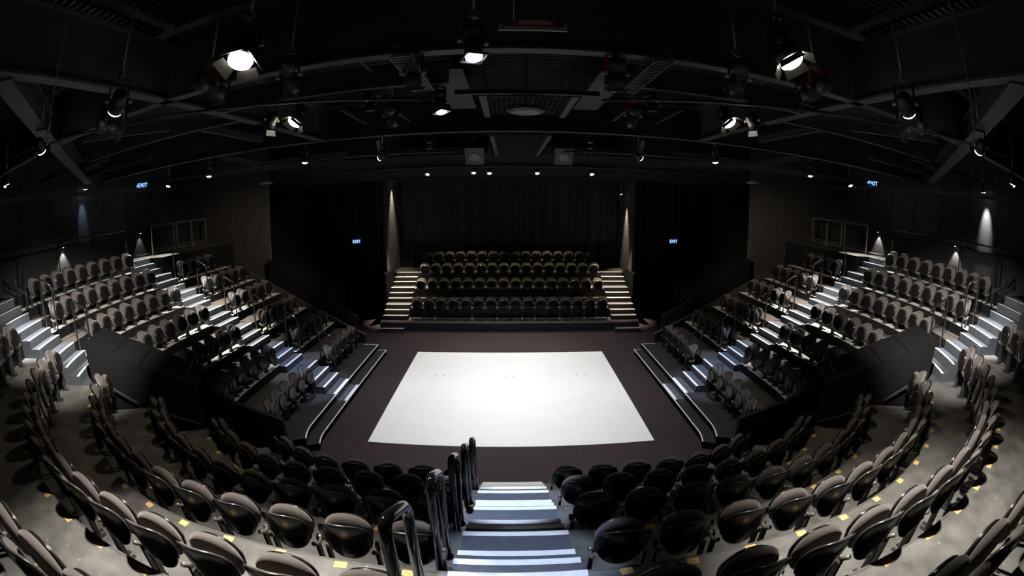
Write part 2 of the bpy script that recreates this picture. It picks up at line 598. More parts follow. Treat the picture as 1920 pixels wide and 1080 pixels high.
for i, k in enumerate([20, 17, 14, 11, 8, 5]):
    yu, yd = CY - (D[k] - 0.09 - CX), CY - (D[k] - 0.50 - CX)
    handrail(f'glossy black hoop handrail, {ORD[i + 1]} from the camera down the centre aisle', (-0.60, yu), (-0.60, yd), k * RS + 0.86, k * RS + 0.64,
             (k - 1) * RS, (k - 2) * RS, 'centre aisle handrails', 0.034)
for sgn in (-1, 1):
    for i, k in enumerate([5, 8, 11, 14, 17, 20]):
        xu, xd = D[k] - 0.08, D[k] - 0.48
        handrail(f'black hoop handrail beside the {SIDE[sgn]} aisle stairs, {ORD[i + 1]} up from the stage', (sgn * xu, 11.06), (sgn * xd, 11.06), k * RS + 0.86, k * RS + 0.66,
                 (k - 3) * RS, (k - 3) * RS, f'{SIDE[sgn]} aisle stair handrails', 0.022)
    for i, k in enumerate([17, 20, 23]):
        def on(dd, off):
            P = clip(dd, [lambda x, y: s2(x, y) + 0.4, lambda x, y: 0.6 - s2(x, y)])
            for a, b in zip(P, P[1:]):
                if (s2(*a) - off) * (s2(*b) - off) <= 0:
                    tt = (off - s2(*a)) / ((s2(*b) - s2(*a)) or 1)
                    return (a[0] + (b[0] - a[0]) * tt, a[1] + (b[1] - a[1]) * tt)
            return P[0]
        a, b = on(D[k] - 0.08, -0.10), on(D[k] - 0.50, -0.10)
        handrail(f'black hoop handrail beside the {SIDE[sgn]} corner stairs, {ORD[i + 1]} above the vomitory box', (a[0] * -sgn, a[1]), (b[0] * -sgn, b[1]),
                 k * RS + 0.86, k * RS + 0.66, (k - 3) * RS, (k - 3) * RS, f'{SIDE[sgn]} corner stair handrails', 0.022)
    # rail along the rear walkway
    bm = nb()
    X = sgn * 12.3
    tube(bm, bend([(X, 10.4, 23 * RS), (X, 10.4, 4.86), (X, 4.2, 4.86), (X, 4.2, 23 * RS)], 0.08), 0.024, 10)
    for y in (8.85, 7.3, 5.75):
        tube(bm, [(X, y, 23 * RS), (X, y, 4.86)], 0.02, 8)
    tag(obj('guard_rail', bm, M_RAIL), f'long black guard rail on the {SIDE[sgn]} walkway behind the rear row', 'guard rail')
    # gate fence at the landing
    f = empty('entrance_fence', f'steel framed fence around the {SIDE[sgn]} entrance landing above the stairs', 'fence')
    bm = nb()
    X = sgn * 12.25
    tube(bm, bend([(X, 11.75, 3.864), (X, 11.75, 4.88), (X, 15.2, 4.88), (X, 15.2, 3.864)], 0.04), 0.026, 10)
    obj('top_rail', bm, M_GSTEEL, f)
    for y in (13.05, 13.25, 14.2):
        bm = nb()
        beam(bm, (X, y, 3.864), (X, y, 4.86), 0.05, 0.05)
        obj('post', bm, M_GSTEEL, f)
    bm = nb()
    beam(bm, (X, 11.8, 3.95), (X, 15.15, 3.95), 0.03, 0.03)
    beam(bm, (X, 11.8, 4.05), (X, 15.15, 4.05), 0.02, 0.02)
    obj('bottom_rail', bm, M_GSTEEL, f)

# ---------------------------------------------------------------- theatre seats
def pillow(bm, outline, T, p=3.0, back=True, yf=lambda x, z: 0.0, mi=0):
    """closed cushion; outline = [(x,z)], thickness T along y"""
    cx = sum(o[0] for o in outline) / len(outline)
    cz = sum(o[1] for o in outline) / len(outline)
    rings = []
    prof = [(0.0, 1), (0.55, 1), (0.86, 1), (0.97, 1), (1.0, 0), (0.97, -1), (0.86, -1), (0.55, -1), (0.0, -1)]
    for s, sg in prof:
        if s == 0.0:
            y = yf(cx, cz) + sg * T / 2
            rings.append([bm.verts.new((cx, y, cz))])
            continue
        h = (1 - s ** p) ** 0.5 if s < 1 else 0
        ring = []
        for x, z in outline:
            X, Z = cx + (x - cx) * s, cz + (z - cz) * s
            ring.append(bm.verts.new((X, yf(X, Z) + sg * h * T / 2, Z)))
        rings.append(ring)
    for a, b in zip(rings, rings[1:]):
        n = max(len(a), len(b))
        for k in range(n):
            j = (k + 1) % n
            if len(a) == 1:
                q = (a[0], b[j], b[k])
            elif len(b) == 1:
                q = (a[k], a[j], b[0])
            else:
                q = (a[k], a[j], b[j], b[k])
            f_ = bm.faces.new(q)
            f_.smooth = True
            f_.material_index = mi

def outline_back(w=0.43, z0=0.36, z1=0.83, n=28, e=2.6):
    out = []
    cz = (z0 + z1) / 2
    for i in range(n):
        a = 2 * PI * i / n
        c, s = math.cos(a), math.sin(a)
        r = (abs(c) ** e + abs(s) ** e) ** (-1 / e)
        x, z = c * r, s * r
        wx = w / 2 * (1.0 if z > 0 else 1.0 + 0.22 * z)
        out.append((x * wx, cz + z * (z1 - z0) / 2))
    return out

def make_chair(leg_base):
    root = bpy.data.objects.new('theatre_seat', None)
    COL.objects.link(root)
    # curved backrest: fabric pad in front, glossy shell behind, thin rim over the top
    wrap = lambda x, z: 0.02 + (0.83 - z) * 0.20 + 1.55 * x * x
    ob = outline_back(0.455, 0.37, 0.83, 32, 2.7)
    bm = nb()
    pillow(bm, [(x * 0.955, 0.6 + (z - 0.6) * 0.955) for x, z in ob], 0.05, 3.0, yf=lambda x, z: wrap(x, z) + 0.022)
    obj('backrest', bm, M_PAD, root)
    bm = nb()
    pillow(bm, ob, 0.022, 10.0, yf=wrap)
    obj('back_shell', bm, M_SHELL, root)
    bm = nb()
    up_ = [(x, wrap(x, z) + 0.002, z) for x, z in ob if z > 0.5]
    up_.sort(key=lambda p: math.atan2(p[2] - 0.5, p[0]))
    tube(bm, up_, 0.0075, 6)
    obj('shell_rim', bm, M_RIM, root)
    # tipped-up seat: thick cushion towards the back, glossy underside in front
    so = []
    for i in range(26):
        a = 2 * PI * i / 26
        c, s = math.cos(a), math.sin(a)
        r = (abs(c) ** 2.4 + abs(s) ** 2.4) ** (-1 / 2.4)
        z_ = s * r
        so.append((c * r * 0.212 * (1.0 if z_ > 0 else 1.0 + 0.12 * z_), 0.59 + z_ * 0.20))
    sy = lambda x, z: 0.315 - (z - 0.40) * 0.13 - 0.15 * x * x
    bm = nb()
    pillow(bm, so, 0.10, 8.0, yf=lambda x, z: sy(x, z) - 0.045)
    obj('seat', bm, M_PAD, root)
    bm = nb()
    pillow(bm, [(x * 0.93, 0.575 + (z - 0.59) * 0.91) for x, z in so], 0.04, 12.0, yf=lambda x, z: sy(x, z) + 0.010)
    obj('seat_underside', bm, M_SHELL, root)
    bm = nb()
    ring = [(x * 0.84, sy(x, z) + 0.030, 0.575 + (z - 0.59) * 0.82) for x, z in so]
    ring = [r for r in ring if r[2] > 0.57]
    ring.sort(key=lambda p: math.atan2(p[2] - 0.56, p[0]))
    tube(bm, ring, 0.009, 6)
    obj('seat_rim', bm, M_RIM, root)
    for s in (-1, 1):
        bm = nb()
        tube(bm, bend([(s * 0.215, 0.13, 0.46), (s * 0.228, 0.19, 0.405), (s * 0.228, 0.29, 0.41)], 0.04, 4), 0.020, 8)
        tube(bm, [(s * 0.19, 0.285, 0.41), (s * 0.246, 0.285, 0.41)], 0.034, 12)
        obj('hinge_arm', bm, M_BRK, root)
        bm = nb()
        beam(bm, (s * 0.226, 0.20, leg_base), (s * 0.226, 0.20, 0.41), 0.03, 0.055, upv=(0, 1, 0))
        box(bm, s * 0.226 - 0.022, s * 0.226 + 0.022, 0.13, 0.29, leg_base, leg_base + 0.012)
        obj('leg', bm, M_SLEG, root)
    return root

CH_FLOOR = make_chair(0.0)
CH_LEDGE = make_chair(0.216)
used = set()
NCH = 0

def put_chair(proto, loc, rz, label, group):
    global NCH
    if id(proto) in used:
        c = copy_tree(proto)
    else:
        used.add(id(proto))
        c = proto
    c.location = loc
    c.rotation_euler = (0, 0, rz)
    tag(c, label, 'seat', group)
    NCH += 1
    return c

def walk(pts, start, step, end_margin=0.26):
    """points with tangents at equal arc length"""
    out = []
    seg = [(Vector(a), Vector(b)) for a, b in zip(pts, pts[1:]) if (Vector(a) - Vector(b)).length > 1e-6]
    total = sum((b - a).length for a, b in seg)
    s = start
    while s <= total - end_margin:
        acc = 0
        for a, b in seg:
            l = (b - a).length
            if acc + l >= s:
                out.append((a + (b - a) * ((s - acc) / l), (b - a).normalized()))
                break
            acc += l
        s += step
    return out

TAGS = []
def number_tag(p, z, rz, label):
    bm = nb()
    hw, hd = 0.052 + random.uniform(-.004, .006), 0.036
    bz = 0.0015
    box(bm, -hw, hw, -hd, hd, 0, bz)
    o = obj('number_tag', bm, M_TAG)
    o.location = (p[0], p[1], z)
    o.rotation_euler = (0, 0, rz + random.uniform(-0.15, 0.15))
    tag(o, label, 'number tag', 'yellow seat number tags on the floor')

SP = {'front': 0.552, 'near': 0.525, 'far': 0.515}
for sgn in (-1, 1):
    side = SIDE[sgn]
    for blk in ('near', 'far', 'front'):
        for k in TIERS:
            if blk == 'far' and k == 20:
                continue
            if blk == 'front' and k > 17:
                continue
            t = region(blk, k)
            d1 = D[k + 3]
            P = clip(d1 - 0.17, t)
            if len(P) < 2:
                continue
            if blk in ('near', 'front'):
                P = P[::-1]            # near: from the aisle stairs backwards? handled below
            if blk == 'near':
                P = P[::-1]            # starts at the aisle stairs (largest y)
                start, em = 0.30, (0.30 if k >= 14 else 0.0)
            elif blk == 'far':
                P = P[::-1]            # starts at the aisle stairs (smallest y)
                start, em = 0.36, 0.30 if k < 17 else 1.0
            else:
                start, em = (0.30, 0.27)
            pts = walk(P, start, SP[blk], em)
            for i, (p, tg) in enumerate(pts):
                # outward normal (away from the stage)
                nrm = Vector((-tg.y, tg.x))
                c = Vector((-CX, CY)) if not (p.x > -CX) else Vector((p.x, CY))
                if p.y > CY:
                    c = Vector((-CX, p.y))
                if nrm.dot(p - c) < 0:
                    nrm = -nrm
                base = p + nrm * 0.12
                X = base.x if sgn < 0 else -base.x
                nx = nrm.x if sgn < 0 else -nrm.x
                face = Vector((-nx, -nrm.y))
                rz = math.atan2(face.y, face.x) - PI / 2
                if not in_view((X, base.y, k * RS + 0.7), 110):
                    continue
                led = blk != 'front' and k > 2
                if blk == 'front':
                    lab = f'dark folding seat, front block {side} of centre aisle, {ROWN[k]} row, {ORD[i + 1]} from the aisle'
                elif blk == 'near':
                    lab = f'dark folding seat, {ROWN[k]} row before the {side} aisle stairs, {ORD[i + 1]} from the stairs'
                else:
                    lab = f'dark folding seat, {ROWN[k]} row beyond the {side} aisle stairs, {ORD[i + 1]} from the stairs'
                jit = random.uniform(-0.02, 0.02)
                put_chair(CH_LEDGE if led else CH_FLOOR, (X, base.y, k * RS + 0.001), rz + jit, lab,
                          f"{ROWN[k]} row seats in the {BLKN[blk].format(side)}")
                if blk == 'front' and k <= 14:
                    q = p + nrm * (0.17 + 0.055)
                    qx = q.x if sgn < 0 else -q.x
                    if in_view((qx, q.y, (k + 3) * RS), 0):
                        number_tag((qx, q.y), (k + 3) * RS + 0.001, rz,
                                   f'yellow number tag behind {ROWN[k]} row seat {side} of centre aisle, {ORD[i + 1]} from the aisle')

# ---------------------------------------------------------------- bank opposite the camera
ON = {2: 16.83, 3: 17.27, 4: 17.55, 5: 17.83, 6: 18.25, 7: 18.54, 8: 18.82, 9: 19.30, 10: 19.58, 11: 19.86}
bm = nb()
box(bm, -5.13, 5.13, ON[2], ON[5], 0, 2 * RS)
tag(obj('seating_tier', bm, [M_PLAT]), 'wide black platform under the front row of the opposite bank', 'seating tier', 'stepped seating tiers')
bm = nb()
box(bm, -5.13, 5.13, ON[2], ON[2] + 0.02, 2 * RS, 2 * RS + 0.003)
box(bm, -5.13, -5.10, ON[2], ON[3], 2 * RS, 2 * RS + 0.003)
box(bm, 5.10, 5.13, ON[2], ON[3], 2 * RS, 2 * RS + 0.003)
tag(obj('edge_line', bm, mat('nosing_dim', (0.2, 0.19, 0.18), 0.5)), 'pale line edging the platform of the opposite bank', 'floor line', 'white platform edge lines')
for k, y0, y1, rn in ((5, ON[5], ON[8], 'second'), (8, ON[8], ON[11], 'third'), (11, ON[11], 21.5, 'rear')):
    bm = nb()
    if k == 11:
        box(bm, -5.29, 5.29, 20.2, y1, 0, k * RS)
        box(bm, -4.06, 4.06, y0, 20.2, 0, k * RS)
    else:
        box(bm, -4.06, 4.06, y0, y1, 0, k * RS)
    tag(obj('seating_tier', bm, [mat('tier_warm', (0.05, 0.043, 0.038), 0.45, noise=0.3, nscale=8)]), f'{rn} row tier of the bank opposite the camera', 'seating tier', 'stepped seating tiers')
for sgn in (-1, 1):
    root = empty('aisle_stairs', f'dark stairs with lit white nosings {SIDE[sgn]} of the opposite bank', 'stairs')
    x0, x1 = sorted((sgn * 4.07, sgn * 5.12))
    for k in range(3, 12):
        y1 = ON.get(k + 1, 20.2)
        bm = nb()
        box(bm, x0, x1, ON[k], y1, 0 if k > 4 else 2 * RS + .004, k * RS)
        s_ = obj('step', bm, M_OTREAD, root)
        bm = nb()
        box(bm, x0, x1, ON[k] - 0.004, ON[k] + 0.06, k * RS - 0.012, k * RS + 0.004)
        obj('nosing', bm, M_NOSE, s_)
    b = nb()
    box(b, min(sgn * 4.10, sgn * 5.13), max(sgn * 4.10, sgn * 5.13), 16.56, ON[2] - .002, 0, RS)
    bs = tag(obj('step_block', b, M_OTREAD), f'loose black step block at the foot of the {SIDE[sgn]} opposite stairs', 'step')
    b = nb()
    box(b, min(sgn * 4.10, sgn * 5.13), max(sgn * 4.10, sgn * 5.13), 16.556, 16.60, RS - .012, RS + 0.004)
    obj('nosing', b, M_NOSE, bs)
for r_, (k, yb, rn) in enumerate(((2, 17.80, 'front'), (5, 18.80, 'second'), (8, 19.83, 'third'), (11, 20.86, 'rear'))):
    if k in (5, 8):
        bm = nb()
        box(bm, -4.05, 4.05, yb - 0.36, yb + 0.02 if k != 5 else yb + 0.02, k * RS + 0.001, k * RS + 0.10)
        tag(obj('seat_ledge', bm, MATS['tier_warm']), f'{rn} row ledge of the bank opposite the camera', 'ledge', 'raised ledges under the opposite seats')
    for i in range(16):
        z = k * RS + 0.001 + (0.101 if k in (5, 8) else 0)
        put_chair(CH_FLOOR, (-3.73 + 0.4973 * i, yb, z - (0.101 if k in (5, 8) else 0) * 1.0 + (0.101 if k in (5, 8) else 0)), PI + random.uniform(-.03, .03),
                  f'dark folding seat facing the camera, {rn} row opposite, {ORD[i + 1]} from the left', f'{rn} row seats of the bank opposite the camera')
        if (r_ == 0 and i in (1, 4, 6, 8, 9, 11, 13, 14)) or (r_ == 1 and i in (4, 11)) or (r_ == 2 and i in (4, 7, 10)) or (r_ == 3 and i in (4, 5, 10, 15)):
            b = nb()
            box(b, -0.035, 0.035, -0.002, 0.002, -0.03, 0.03)
            t_ = obj('number_tag', b, M_PAPER)
            t_.location = (-3.73 + 0.4973 * i + 0.249, yb - 0.375, k * RS + 0.035)
            tag(t_, f'small white tag at the foot of {rn} row opposite, right of {ORD[i + 1]} seat', 'number tag', 'white tags under the opposite seats')


# ---------------------------------------------------------------- stage and room shell
bm = nb()
box(bm, -14, 14, -4.0, 22.5, -0.3, 0.0)
struct(obj('floor', bm, M_STAGE))
bm = nb()
box(bm, -3.115, 3.105, 8.27, 14.35, 0.001, 0.005)
tag(obj('dance_floor', bm, M_WHITE), 'bright white rectangular floor sheet in the middle of the dark stage', 'floor sheet')
for i, (x, y) in enumerate(((-2.2, 12.3), (-1.95, 12.3), (0.1, 12.25), (-0.12, 12.25), (1.95, 12.3), (2.2, 12.3))):
    bm = nb()
    for k in range(5):
        a = 2 * PI * k / 5 + i
        box(bm, math.cos(a) * 0.02 - .006, math.cos(a) * 0.02 + .006, math.sin(a) * 0.03 - .012, math.sin(a) * 0.03 + .012, 0, 0.0015)
    o = obj('floor_mark', bm, M_STEEL, loc=(x, y, 0.0055))
    tag(o, f'faint grey scuff on the white floor sheet, {ORD[i + 1]} from the left', 'mark', 'scuffs on the white floor sheet')

for sgn in (-1, 1):
    nm = SIDE[sgn]
    # side wall, lower block part and upper panels
    bm = nb()
    box(bm, min(sgn * 13.6, sgn * 13.8), max(sgn * 13.6, sgn * 13.8), -4.0, 19.2, 0, 8.4)
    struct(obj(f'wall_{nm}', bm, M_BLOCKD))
    y = -1.4
    i = 0
    while y < 14.0:
        bm = nb()
        vs = box(bm, min(sgn * 13.53, sgn * 13.597), max(sgn * 13.53, sgn * 13.597), y + 0.012, y + 1.288, 4.66, 7.6)
        i += 1
        if in_view((sgn * 13.5, y + 0.6, 5.5), 200):
            tag(obj('acoustic_panel', bm, M_PANEL), f'tall dark acoustic panel on the {nm} wall, {ORD[14 - i]} from the stage end', 'wall panel', f'acoustic panels on the {nm} wall')
        else:
            bm.free()
        y += 1.30
    # cross wall at the stage end of the side bank, with the dark void beyond
    bm = nb()
    box(bm, min(sgn * 9.15, sgn * 13.598), max(sgn * 9.15, sgn * 13.598), 15.42, 15.6, 0, 8.4)
    struct(obj('wall_' + nm + '_return', bm, mat('wall_brown', (0.040, 0.036, 0.031), 0.7, noise=0.3, nscale=3)))
    # proscenium wall
    bm = nb()
    box(bm, min(sgn * 5.3, sgn * 13.598), max(sgn * 5.3, sgn * 13.598), 19.0, 19.2, 0, 8.4)
    struct(obj('wall_back_' + nm, bm, M_WALL))
    # block side wall of the alcove
    bm = nb()
    box(bm, min(sgn * 5.3, sgn * 5.55), max(sgn * 5.3, sgn * 5.55), 19.205, 22.2, 0, 8.4)
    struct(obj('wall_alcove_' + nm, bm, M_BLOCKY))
    bm = nb()
    box(bm, min(sgn * 5.27, sgn * 5.34), max(sgn * 5.27, sgn * 5.34), 18.93, 19.0 - .002, 0, 8.3)
    struct(obj('trim_1' if sgn < 0 else 'trim_2', bm, mat('wall_edge', (0.07, 0.06, 0.05), 0.6)))
    # black masking flat at the foot of the alcove wall
    bm = nb()
    box(bm, min(sgn * 5.16, sgn * 5.28), max(sgn * 5.16, sgn * 5.28), 18.2, 19.6, 0, 2.05)
    tag(obj('masking_panel', bm, mat('masking_black', (0.002, 0.002, 0.002), 0.8, spec=0.05)), f'black masking panel beside the {nm} stairs of the opposite bank', 'panel')
    # drapes hiding the wall each side
    bm = nb()
    N_ = 160
    xa, xb = 5.45, 9.0
    prev = None
    for j in range(N_ + 1):
        x = xa + (xb - xa) * j / N_
        yy = 18.86 + 0.05 * math.sin(j * 0.55) + 0.015 * math.sin(j * 1.7)
        v = (bm.verts.new((sgn * x, yy, 0.02)), bm.verts.new((sgn * x, yy, 5.9)))
        if prev:
            bm.faces.new((prev[0], v[0], v[1], prev[1]))
        prev = v
    bmesh.ops.solidify(bm, geom=bm.faces[:], thickness=0.01)
    tag(obj('side_drape', bm, mat('drape_blue_black', (0.010, 0.011, 0.014), 0.9), smooth=True), f'black drape hanging over the {nm} exit passage', 'curtain')

bm = nb()
box(bm, -5.6, 5.6, 22.2, 22.4, 0, 8.4)
struct(obj('wall_back', bm, M_WALL))
bm = nb()
box(bm, -14, 14, -4.2, -4.0, 0, 8.4)
struct(obj('wall_front', bm, M_WALL))
bm = nb()
box(bm, -14, 14, -4.2, 22.4, 8.4, 8.6)
struct(obj('ceiling', bm, M_CEIL))

# main curtain behind the opposite bank
bm = nb()
N_ = 520
prev = None
for j in range(N_ + 1):
    x = -5.22 + 10.44 * j / N_
    u = j * 0.19
    a = 0.075 * math.sin(u * 1.0 + 0.9 * math.sin(u * 0.21)) + 0.03 * math.sin(u * 2.3 + 1)
    cols = []
    for zi, z in enumerate((1.86, 2.6, 3.6, 4.8, 6.4, 7.6)):
        sw = 0.10 * math.sin(u * 0.13 + zi * 0.5) * (1 - zi / 6) * 1.2
        cols.append(bm.verts.new((x + sw * (0 if abs(x) > 5.0 else 1), 21.62 + a * (1.25 - zi * 0.12) , z)))
    if prev:
        for q in range(5):
            bm.faces.new((prev[q], cols[q], cols[q + 1], prev[q + 1]))
    prev = cols
tag(obj('stage_curtain', bm, M_DRAPE, smooth=True), 'tall black pleated curtain behind the opposite bank of seats', 'curtain')

# ---------------------------------------------------------------- vomitories
for sgn in (-1, 1):
    nm = SIDE[sgn]
    m_ = lambda x: x if sgn < 0 else -x
    root = empty('vomitory_box', f'black sloping box over the {nm} entrance tunnel between seating blocks', 'tunnel box')
    Dn, An, Cn, Bn = Vector((-7.47, 4.74)), Vector((-7.98, 5.70)), Vector((-5.43, 5.76)), Vector((-5.94, 6.72))
    zl, zr = 3.10, 2.14
    dirv = (Cn - Dn).normalized()
    nv = (An - Dn).normalized()
    for a, b in ((Dn, Cn), (An - nv * 0.06, Bn - nv * 0.06)):
        bm = nb()
        poly = [a, b, b + nv * 0.06, a + nv * 0.06]
        prism(bm, [(m_(p.x), p.y) for p in poly], 0.0, [zl, zr, zr, zl], 0, 0)
        obj('side_wall', bm, M_BOX, root)
    bm = nb()
    prism(bm, [(m_(p.x), p.y) for p in (Dn + nv * .06, Dn + nv * .06 + dirv * .06, An - nv * .06 + dirv * .06, An - nv * .06)], 0.0, zl, 0, 0)
    obj('end_wall', bm, M_BOX, root)
    cuts = [0.0, 0.27, 0.52, 0.80, 1.0]
    for a, b in zip(cuts, cuts[1:]):
        e = 0.006
        a2, b2 = a + e, b - e
        P = [Dn.lerp(Cn, a2), Dn.lerp(Cn, b2), An.lerp(Bn, b2), An.lerp(Bn, a2)]
        Z = [zl + (zr - zl) * t_ for t_ in (a2, b2, b2, a2)]
        bm = nb()
        vb = [bm.verts.new((m_(p.x), p.y, z + .002)) for p, z in zip(P, Z)]
        vt = [bm.verts.new((m_(p.x), p.y, z + 0.035)) for p, z in zip(P, Z)]
        bm.faces.new(vb[::-1]); bm.faces.new(vt)
        for q in range(4):
            bm.faces.new((vb[q], vb[(q + 1) % 4], vt[(q + 1) % 4], vt[q]))
        obj('roof_panel', bm, M_BOX, root)
    # little batten near the low end of the roof
    a_, b_ = Dn.lerp(Cn, 0.9) + nv * 0.35, Dn.lerp(Cn, 0.9) + nv * 0.95
    zz = zl + (zr - zl) * 0.9 + 0.05
    bm = nb()
    beam(bm, (m_(a_.x), a_.y, zz), (m_(b_.x), b_.y, zz), 0.03, 0.03)
    obj('batten', bm, M_STEEL, root)
    # sloping kerbs along both sides of the open passage
    for nm2, ln, x0, x1, off in (('near', lambda x: 6.2 + VS * (x + 4.6), -5.42, -4.25, -0.0), ('far', lambda x: 7.6 + VS * (x + 4.3), -6.0, -4.65, 0.0)):
        bm = nb()
        zf = lambda x: 0.60 + (-x - 4.25) * 0.60
        o1, o2 = (-.05, .05)
        P = [(x0, ln(x0) + o1), (x1, ln(x1) + o1), (x1, ln(x1) + o2), (x0, ln(x0) + o2)]
        prism(bm, [(m_(x), y) for x, y in P], 0.0, [zf(x) for x, y in P], 0, 0)
        tag(obj('vomitory_kerb', bm, M_BOX), f'low sloping black wall on the {nm2} side of the {nm} tunnel mouth', 'low wall', 'low walls at the tunnel mouths')
    # skirting lines where the box meets the tiers
    bm = nb()
    for k0, xa, xb in ((14, -7.1, -6.55), (11, -6.4, -5.45)):
        pa, pb = Vector((m_(xa), 6.2 + VS * (xa + 4.6) - 0.06, 0)), Vector((m_(xb), 6.2 + VS * (xb + 4.6) - 0.06, 0))
        za, zb = k0 * RS + 0.02, (k0 - 3) * RS + 0.12
        beam(bm, (pa.x, pa.y, za), (pb.x, pb.y, zb), 0.03, 0.03)
    tag(obj('stringer_rail', bm, M_STEEL), f'thin sloping steel edge along the camera side of the {nm} tunnel box', 'steel edge')
    # far vomitory: sloping cover and parapet at the far end of the side bank
    bm = nb()
    P = [(-6.65, 15.2), (-9.12, 15.2), (-9.12, 17.2), (-6.65, 17.2)]
    prism(bm, [(m_(x), y) for x, y in P], 0.0, [1.85, 3.1, 3.1, 1.85], 0, 0)
    tag(obj('tunnel_cover', bm, M_BOX), f'dark sloping cover of the far {nm} tunnel near the exit sign', 'tunnel cover')
    bm = nb()
    P = [(-5.5, 15.2), (-6.64, 15.2), (-6.64, 15.26), (-5.5, 15.26)]
    prism(bm, [(m_(x), y) for x, y in P], 0.0, [1.02, 1.58, 1.58, 1.02], 0, 0)
    tag(obj('parapet', bm, mat('parapet_brown', (0.035, 0.031, 0.026), 0.6)), f'low sloping parapet leading to the far {nm} tunnel', 'parapet')
    bm = nb()
    P = [(-4.9, 14.21), (-9.4, 14.21), (-9.4, 14.31), (-4.9, 14.31)]
    prism(bm, [(m_(x), y) for x, y in P], 0.0, [0.62, 2.85, 2.85, 0.62], 0, 0)
    tag(obj('parapet', bm, mat('parapet_brown', (0.035, 0.031, 0.026), 0.6)), f'long sloping end wall closing the far end of the {nm} seat rows', 'parapet')
bm = nb()
box(bm, -0.05, 0.05, -0.004, 0.004, -0.07, 0.07)
o = obj('paper_notice', bm, M_PAPER, loc=(5.32, 14.18, 0.72))
o.rotation_euler = (0, 0.5, 0)
tag(o, 'small white paper notice on the right parapet by the tunnel', 'notice')
for i, (u, y) in enumerate(((0, 9.9), (1, 9.35))):
    bm = nb()
    box(bm, -0.11, 0.11, -0.08, 0.08, 0, 0.004)
    o = obj('reserved_card', bm, M_PAPER, loc=(11.44, 9.63 - 0.525 * i, 20 * RS + 0.842))
    o.rotation_euler = (0.0, 0.0, 0.3)
    tag(o, f'white card lying on a rear row seat at right, {"nearer the aisle stairs" if i == 0 else "farther from the aisle stairs"}', 'card', 'white cards on the right rear row')

# ---------------------------------------------------------------- exit signs
def text_mesh(body, size, m, parent, loc, rot, extrude=0.003, name='lettering'):
    c = bpy.data.curves.new(name, 'FONT')
    c.body = body
    c.size = size
    c.extrude = extrude
    c.align_x = 'CENTER'
    c.align_y = 'CENTER'
    t = bpy.data.objects.new('tmp', c)
    COL.objects.link(t)
    bpy.context.view_layer.update()
    me = bpy.data.meshes.new_from_object(t.evaluated_get(bpy.context.evaluated_depsgraph_get()))
    bpy.data.objects.remove(t)
    me.name = name
    me.materials.clear()
    me.materials.append(m)
    o = bpy.data.objects.new(name, me)
    COL.objects.link(o)
    o.parent = parent
    o.location = loc
    o.rotation_euler = rot
    return o

for (x, y, z, rz, lab, sc, body) in ((-6.58, 18.72, 3.39, 0, 'blue lit exit sign over the left exit passage', 1.15, 'EXIT'), (7.12, 18.72, 3.39, 0, 'blue lit exit sign over the right exit passage', 1.15, 'EXIT'),
                               (-12.9, 11.9, 6.36, -0.9, 'blue lit exit sign high above the left entrance landing', 1.25, '\u2039EXIT'), (12.9, 12.15, 6.40, 0.9, 'blue lit exit sign high above the right entrance landing', 1.25, '\u2039EXIT')):
    r_ = empty('exit_sign', lab, 'exit sign', (x, y, z), -rz, 'blue exit signs')
    bm = nb()
    box(bm, -0.15 * sc, 0.15 * sc, 0, 0.05, -0.085 * sc, 0.085 * sc)
    obj('housing', bm, M_EXITB, r_)
    t_ = text_mesh(body, 0.155 * sc, M_EXITT, r_, (0, -0.004, 0), (PI / 2, 0, 0))
    bm = nb()
    box(bm, -0.01, 0.01, 0.015, 0.035, 0.085 * sc, (5.94 if abs(x) < 10 else 8.4) - z)
    obj('hanger', bm, M_CAN, r_)

# ---------------------------------------------------------------- roof steel
def ibeam(label, a, b, depth=0.62, wf=0.2, tf=0.03, m=M_STEEL, name='steel_beam', cat='roof beam', group=None):
    """bottom of the lower flange runs through a, b"""
    a, b = Vector(a), Vector(b)
    bm = nb()
    zz = Vector((0, 0, 1))
    beam(bm, a + zz * tf / 2, b + zz * tf / 2, wf, tf)
    beam(bm, a + zz * (depth / 2), b + zz * (depth / 2), 0.02, depth - 2 * tf - .002)
    beam(bm, a + zz * (depth - tf / 2), b + zz * (depth - tf / 2), wf, tf)
    return tag(obj(name, bm, m), label, cat, group)

